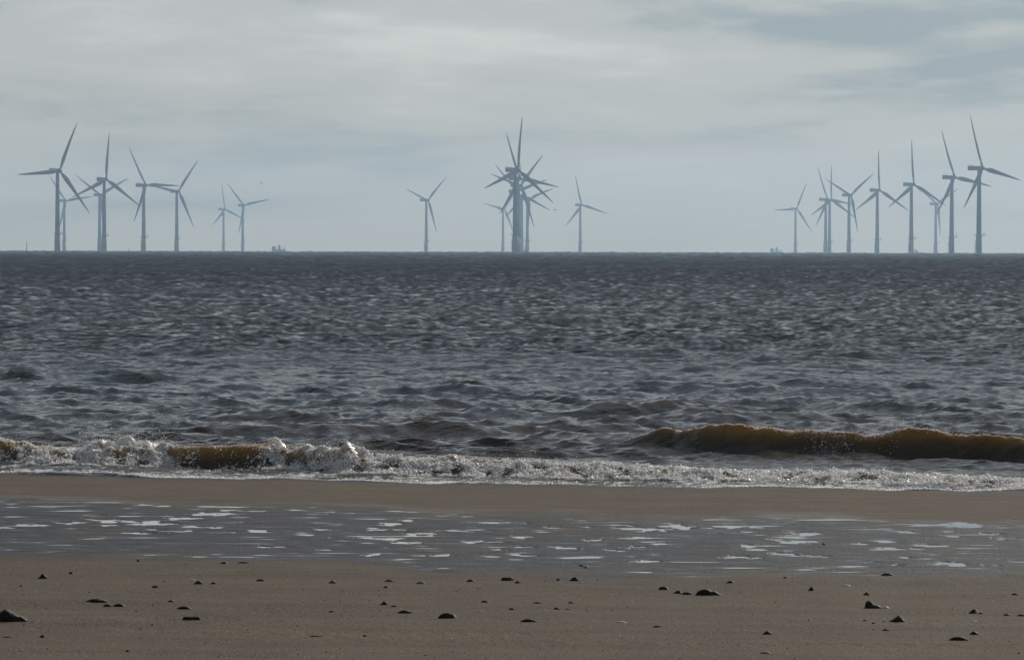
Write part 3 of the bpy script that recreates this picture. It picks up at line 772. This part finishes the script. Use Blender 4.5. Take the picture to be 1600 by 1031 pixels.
# droplets thrown up above the crests
ps, rs_ = [], []
for c, w, hh, n in ((165, 30, .16, 420), (150, 18, .22, 120), (250, 26, .16, 460), (270, 14, .10, 160), (520, 40, .09, 260), (750, 60, .07, 160), (1400, 70, .10, 240), (1440, 30, .13, 90), (60, 40, .08, 140), (840, 30, .09, 70), (1100, 250, .05, 200), (380, 30, .06, 60)):
    px = R2.normal(c, w, n)
    if c >= 1390: _, y_, zq = swell_line(px); y_ = y_ + .1
    else: y_, zq = shore_crest(px)
    q = on_sea(px, y_ + R2.normal(-.05, .12, n)); q[:, 2] += R2.exponential(hh * .45, n)
    ps.append(q); rs_.append(R2.lognormal(math.log(.0034), .4, n).clip(.0015, .007))
scatter('spray', np.concatenate(ps), np.concatenate(rs_), M_FOAM, 'white spray droplets thrown up above the wave crests', 'spray')

# ---------------------------------------------------------------- stones on the sand
ROCKS = [  # x0, x1, base y, height px, shape, material, label
 (-12, 44.5, 971, 20, 'peak', 'k', 'largest black stone, cut off by the left edge of the beach'),
 (59, 74.5, 903.5, 8.5, 'tri', 'k', 'small black pointed stone standing upright near the left edge of the wet runnel'),
 (131.5, 170.5, 941.5, 6.5, 'slab', 'k', 'long low black stone right of the largest stone, behind two smaller ones'),
 (161, 175.5, 948, 4.5, 'round', 'b', 'small dark stone tucked before the right end of the long low black one'),
 (175, 197, 948, 5, 'slab', 'pb', 'small stone with a sunlit right end beside the long low black one'),
 (237, 248.5, 917.5, 3.8, 'round', 'b', 'small domed dark stone alone left of the close pair'),
 (303, 318, 912.5, 5.5, 'slab', 'b', 'left stone of the close pair, dark with a bright right edge'),
 (297, 305, 907.5, 3, 'round', 'p', 'tiny pale stone touching the upper left of the close pair'),
 (328.5, 340, 912.5, 4, 'tri', 'k', 'right stone of the close pair, small dark and pointed'),
 (399.5, 415, 908, 3.6, 'slab', 'k', 'flat dark stone alone right of the close pair'),
 (513, 527.5, 912, 5, 'tri', 'k', 'small black wedge shaped stone alone at the middle left of the sand'),
 (261, 273.5, 940, 3.6, 'tri', 'k', 'small dark jagged stone above the two long stones'),
 (275, 301, 951.5, 5, 'slab', 'gb', 'long dark stone with a sunlit grey right end, upper one of the two long stones'),
 (285.5, 313.5, 968.5, 6, 'block', 'k', 'blunt oblong black stone, lower one of the two long stones'),
 (513, 523.5, 955.5, 2.4, 'slab', 'k', 'small flat dark stone below the black wedge stone'),
 (62, 70.5, 997, 4.2, 'round', 'k', 'small round black stone in front of the largest stone'),
 (107, 115.5, 896.5, 3.4, 'round', 'pb', 'tiny stone with a sunlit right side right of the small pointed stone'),
 (343, 357, 880.5, 3.6, 'tri', 'pb', 'little stone with a sunlit right tip at the lower edge of the pools'),
 (370.5, 392, 880, 2.6, 'slab', 'k', 'low flat dark patch of stone right of the sunlit tipped one'),
 (30, 36.5, 916, 3, 'round', 'g', 'tiny greyish pebble left of the long low black stone'),
 (601, 617, 909, 3.6, 'slab', 'r', 'flat reddish stone, upper left of the middle group'),
 (650.5, 665.5, 912.5, 4, 'round', 'g', 'greyish low stone right of the flat reddish one'),
 (599.5, 608.5, 919, 3, 'round', 'pb', 'tiny sunlit tipped stone just below the flat reddish one'),
 (729, 742.5, 909, 4, 'slab', 'b', 'small dark stone with a bright right tip before the wide flat-topped one'),
 (784, 804.5, 907, 5.5, 'block', 'gb', 'wide flat-topped stone with a sunlit right end, in the middle of the beach'),
 (805, 814.5, 911.5, 3.6, 'round', 'b', 'small stone at the lower right of the wide flat-topped one'),
 (869.5, 876.5, 907, 3, 'round', 'k', 'tiny dark pebble left of the steep black stone'),
 (889, 905.5, 907.5, 6.8, 'wedge', 'k', 'steep black wedge stone near the middle with a bright right face'),
 (905, 914, 885, 3, 'slab', 'k', 'left of two little dark stones at the lower edge of the pools'),
 (912, 921, 888, 3, 'slab', 'g', 'right of two little dark stones at the lower edge of the pools'),
 (594, 608.5, 945, 6.2, 'tri', 'k', 'small black hump shaped stone above the long flat one'),
 (611, 621.5, 948, 2.6, 'slab', 'k', 'flat dark flake beside the small black hump'),
 (620, 646.5, 958, 5, 'slab', 'b', 'long low brown stone below the small black hump'),
 (685, 715, 965.5, 9, 'round', 'kw', 'biggest black stone of the middle with a sunlit spot on its upper right'),
 (751, 766, 942, 3.2, 'slab', 'gb', 'thin flat dark stone right of and behind the sun-spotted stone'),
 (833, 848, 943.5, 2.6, 'slab', 'k', 'left of two thin flat stones behind the low brown slabs'),
 (888, 899, 943.5, 2.6, 'slab', 'k', 'right of two thin flat stones behind the low brown slabs'),
 (795.5, 805.5, 953, 3.2, 'round', 'b', 'small dark stone alone right of the sun-spotted stone'),
 (866, 876.5, 952.5, 3.2, 'round', 'k', 'small dark stone left of a thin flake'),
 (882.5, 893, 952.5, 2, 'slab', 'g', 'thin grey flake right of a small dark stone'),
 (813, 842.5, 971.5, 5, 'slab', 'k', 'long flat black stone nearest the front in the middle of the beach'),
 (961, 981, 973.5, 3, 'slab', 'p', 'thin pale shell lying flat on the sand'),
 (1020.5, 1036, 980, 3, 'slab', 'r', 'thin dark red flake right of the pale flat shell'),
 (567.5, 574.5, 994.5, 3, 'round', 'k', 'tiny black pebble near the front, left of the middle'),
 (1029.5, 1046.5, 921.5, 5.4, 'round', 'kw', 'domed dark stone with a sunlit right edge, left end of the row'),
 (1052, 1067, 927.5, 5.4, 'wedge', 'kw', 'dark wedge stone with a bright sunlit right face in the row'),
 (1064, 1084.5, 929.5, 4.2, 'slab', 'b', 'low flat stone between the sunlit wedge and the big jagged stone'),
 (1088, 1130, 930.5, 10, 'jag', 'k', 'big wide jagged black stone at the right end of the row'),
 (1133.5, 1148.5, 910.5, 4, 'wedge', 'kw', 'small stone with a sunlit right end behind the big jagged one'),
 (1224.5, 1232, 903, 2.4, 'slab', 'k', 'tiny flat dark flake near the lower edge of the pools'),
 (1264, 1274.5, 922.5, 7, 'tri', 'kw', 'small upright stone with a sunlit top alone right of the big jagged one'),
 (1315, 1331.5, 915.5, 2.4, 'slab', 'p', 'thin pale flake behind the small pyramid stone'),
 (1349.5, 1361.5, 930, 5.6, 'tri', 'k', 'small black pyramid stone behind the tall rounded one'),
 (1377.5, 1398, 899.5, 4, 'round', 'kw', 'low domed dark stone with a sunlit rim at the edge of the pools'),
 (1353, 1380, 951, 13, 'lobe', 'b', 'tall rounded stone with a lower lobe on its right side'),
 (1378, 1392, 951.5, 3.2, 'slab', 'p', 'pale little stone at the right foot of the tall rounded one'),
 (1389, 1420.5, 972, 11, 'peak2', 'b', 'large brown peaked stone below the tall rounded one'),
 (1380, 1387.5, 971.5, 4.2, 'round', 'p', 'small white pebble at the left foot of the large brown peaked stone'),
 (1378.5, 1393.5, 985, 3.4, 'tri', 'k', 'small dark stone in front of the large brown peaked one'),
 (1191.5, 1209.5, 990.5, 6, 'tri', 'k', 'small black hump alone near the front at the right'),
 (1514.5, 1530.5, 958.5, 7.5, 'wedge', 'bw', 'brown wedge stone with a sunlit pale right slope'),
 (1530, 1539, 959.5, 2.6, 'slab', 'k', 'small dark flake at the right foot of the pale sloped wedge'),
 (1569.5, 1580.5, 962, 3, 'slab', 'k', 'left of two small flat stones near the right edge of the beach'),
 (1590.5, 1606, 963, 3, 'slab', 'k', 'small flat stone cut off by the right edge of the beach'),
 (1515.5, 1533, 991.5, 5.8, 'tri', 'k', 'small dark pointed stone above the long low one at the right front'),
 (1483, 1516.5, 1000.5, 6.6, 'slab', 'k', 'long low dark stone at the right front of the beach'),
 (1581.5, 1594.5, 930.5, 3, 'slab', 'k', 'thin dark flake high at the right edge of the beach'),
 (1187, 1208, 1021, 3.4, 'slab', 'g', 'thin grey stone with a pale tip at the very front'),
 (1284.5, 1292.5, 851.5, 4, 'slab', 'o', 'small orange stone lying among the pools'),
 (1350, 1356.5, 970, 2.2, 'slab', 'k', 'tiny dark flake, upper of two left of the small white pebble'),
 (1363.5, 1370, 974.5, 2.4, 'slab', 'k', 'tiny dark flake, lower of two left of the small white pebble'),
 (196, 203, 1019, 3, 'round', 'k', 'tiny pebble at the very front left'),
 (213, 219, 877, 3, 'round', 'k', 'tiny dark pebble at the left lower edge of the pools'),
 (2, 21, 997, 1.8, 'slab', 'k', 'thin dark strand of weed at the front left edge'),
 (484, 502, 995, 1.8, 'slab', 'k', 'thin dark flake at the front below the flat dark stone'),
]
OUT = {  # silhouette height along the width, -1..1
 'peak': [(-1, .45), (-.75, .62), (-.45, .9), (-.25, 1), (0, .86), (.3, .6), (.65, .42), (.9, .22), (1, 0)],
 'peak2': [(-1, 0), (-.7, .22), (-.3, .6), (.05, .95), (.2, 1), (.4, .75), (.55, .35), (.8, .12), (1, 0)],
 'tri': [(-1, .05), (-.6, .4), (-.1, .95), (.05, 1), (.35, .7), (.8, .35), (1, .05)],
 'slab': [(-1, 0), (-.7, .55), (-.3, .95), (.1, 1), (.5, .8), (.8, .4), (1, .05)],
 'round': [(-1, .1), (-.8, .55), (-.4, .92), (0, 1), (.4, .92), (.75, .6), (1, .1)],
 'block': [(-1, .2), (-.93, .8), (-.6, 1), (0, .92), (.5, 1), (.85, .9), (1, .15)],
 'wedge': [(-1, 0), (-.5, .45), (0, .9), (.25, 1), (.55, .85), (.85, .4), (1, .05)],
 'jag': [(-1, .15), (-.85, .6), (-.6, .85), (-.3, 1), (0, .9), (.18, .62), (.3, .68), (.42, .74), (.6, .5), (.8, .22), (1, 0)],
 'lobe': [(-1, .3), (-.9, .75), (-.6, 1), (-.35, .95), (-.05, .62), (.2, .5), (.5, .46), (.8, .25), (1, 0)],
}
RM = {'k': M_ROCK, 'b': M_ROCK2, 'g': M_GREY, 'p': M_PALE, 'r': M_RED, 'o': M_ORANGE, 'pb': M_ROCK, 'gb': M_ROCK, 'kw': M_ROCK, 'bw': M_ROCK2}
def painted_sun_end(name, c, c2, thr):  # paints sunlight into the colour of a stone's right end
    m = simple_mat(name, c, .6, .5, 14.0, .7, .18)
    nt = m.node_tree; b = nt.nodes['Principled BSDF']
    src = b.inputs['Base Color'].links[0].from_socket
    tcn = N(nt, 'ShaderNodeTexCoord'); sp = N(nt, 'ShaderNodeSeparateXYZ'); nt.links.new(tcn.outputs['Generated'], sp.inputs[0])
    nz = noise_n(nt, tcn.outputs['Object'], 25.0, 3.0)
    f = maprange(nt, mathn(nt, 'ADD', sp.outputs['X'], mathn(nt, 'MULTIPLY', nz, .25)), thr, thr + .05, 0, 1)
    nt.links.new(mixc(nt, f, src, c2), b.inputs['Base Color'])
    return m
RM['pb'] = painted_sun_end('stone_painted_sun_end', (0.018, 0.0135, 0.010), (0.45, .42, .37), .90)
RM['gb'] = painted_sun_end('stone_painted_dim_sun_end', (0.018, 0.0135, 0.010), (0.24, .22, .20), .88)
RM['kw'] = painted_sun_end('stone_painted_sun_edge', (0.018, 0.0135, 0.010), (0.42, .40, .36), .97)
RM['bw'] = painted_sun_end('brown_stone_painted_sun_slope', (0.030, 0.022, 0.016), (0.34, .31, .27), .84)
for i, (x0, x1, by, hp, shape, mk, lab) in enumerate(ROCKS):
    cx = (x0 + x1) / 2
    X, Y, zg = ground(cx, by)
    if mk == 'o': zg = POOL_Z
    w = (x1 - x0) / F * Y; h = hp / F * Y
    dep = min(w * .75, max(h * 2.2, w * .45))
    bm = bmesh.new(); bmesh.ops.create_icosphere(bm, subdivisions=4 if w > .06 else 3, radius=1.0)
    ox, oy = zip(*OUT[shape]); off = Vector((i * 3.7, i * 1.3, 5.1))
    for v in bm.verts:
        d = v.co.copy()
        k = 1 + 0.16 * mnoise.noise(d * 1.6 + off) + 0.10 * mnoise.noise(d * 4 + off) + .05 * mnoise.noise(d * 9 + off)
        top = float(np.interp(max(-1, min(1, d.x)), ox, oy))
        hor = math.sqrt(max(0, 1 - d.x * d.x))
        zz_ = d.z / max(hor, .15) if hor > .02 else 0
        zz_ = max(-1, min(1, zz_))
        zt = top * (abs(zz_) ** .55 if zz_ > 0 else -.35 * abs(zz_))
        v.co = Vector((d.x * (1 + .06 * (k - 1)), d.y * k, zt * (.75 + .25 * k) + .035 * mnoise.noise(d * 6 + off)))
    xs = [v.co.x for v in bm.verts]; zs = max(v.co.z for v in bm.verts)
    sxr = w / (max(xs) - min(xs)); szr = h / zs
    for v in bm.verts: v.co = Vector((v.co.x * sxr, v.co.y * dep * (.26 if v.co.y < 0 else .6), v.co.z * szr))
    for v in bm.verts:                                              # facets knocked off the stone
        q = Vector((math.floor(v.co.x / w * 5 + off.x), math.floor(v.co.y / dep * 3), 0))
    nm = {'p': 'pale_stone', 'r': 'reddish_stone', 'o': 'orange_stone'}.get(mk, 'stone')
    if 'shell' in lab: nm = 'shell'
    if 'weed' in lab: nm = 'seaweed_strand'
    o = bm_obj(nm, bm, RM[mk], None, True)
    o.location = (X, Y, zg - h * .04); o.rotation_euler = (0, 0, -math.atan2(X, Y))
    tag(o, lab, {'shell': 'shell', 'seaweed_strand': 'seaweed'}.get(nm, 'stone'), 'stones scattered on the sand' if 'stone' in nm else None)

# uncountable grit: tiny pebbles and shell crumbs
n = 1700
gpx = R2.uniform(-150, 1750, n); gpy = 770 + 290 * R2.beta(1.6, 1.0, n)
gy = (H - .17) * F / (gpy - eye_y(gpx)); gx = lat(gpx, gy)
gz, gzone, gs = beach_z(gx, gy)
ok = (gs > 1.0) & (R2.uniform(0, 1, n) > gzone * .75)
gx, gy, gz = gx[ok], gy[ok], gz[ok]
gr = R2.lognormal(math.log(.0030), .5, len(gx)).clip(.002, .011)
pale = R2.uniform(0, 1, len(gx)) < .16
scatter('pebbles', np.stack([gx, gy, gz], -1)[~pale], gr[~pale], M_ROCK, 'tiny dark pebbles and grit strewn over the sand', 'pebbles')
scatter('shell_crumbs', np.stack([gx, gy, gz], -1)[pale], gr[pale] * .7, M_PALE, 'tiny pale shell crumbs strewn over the sand', 'shells')
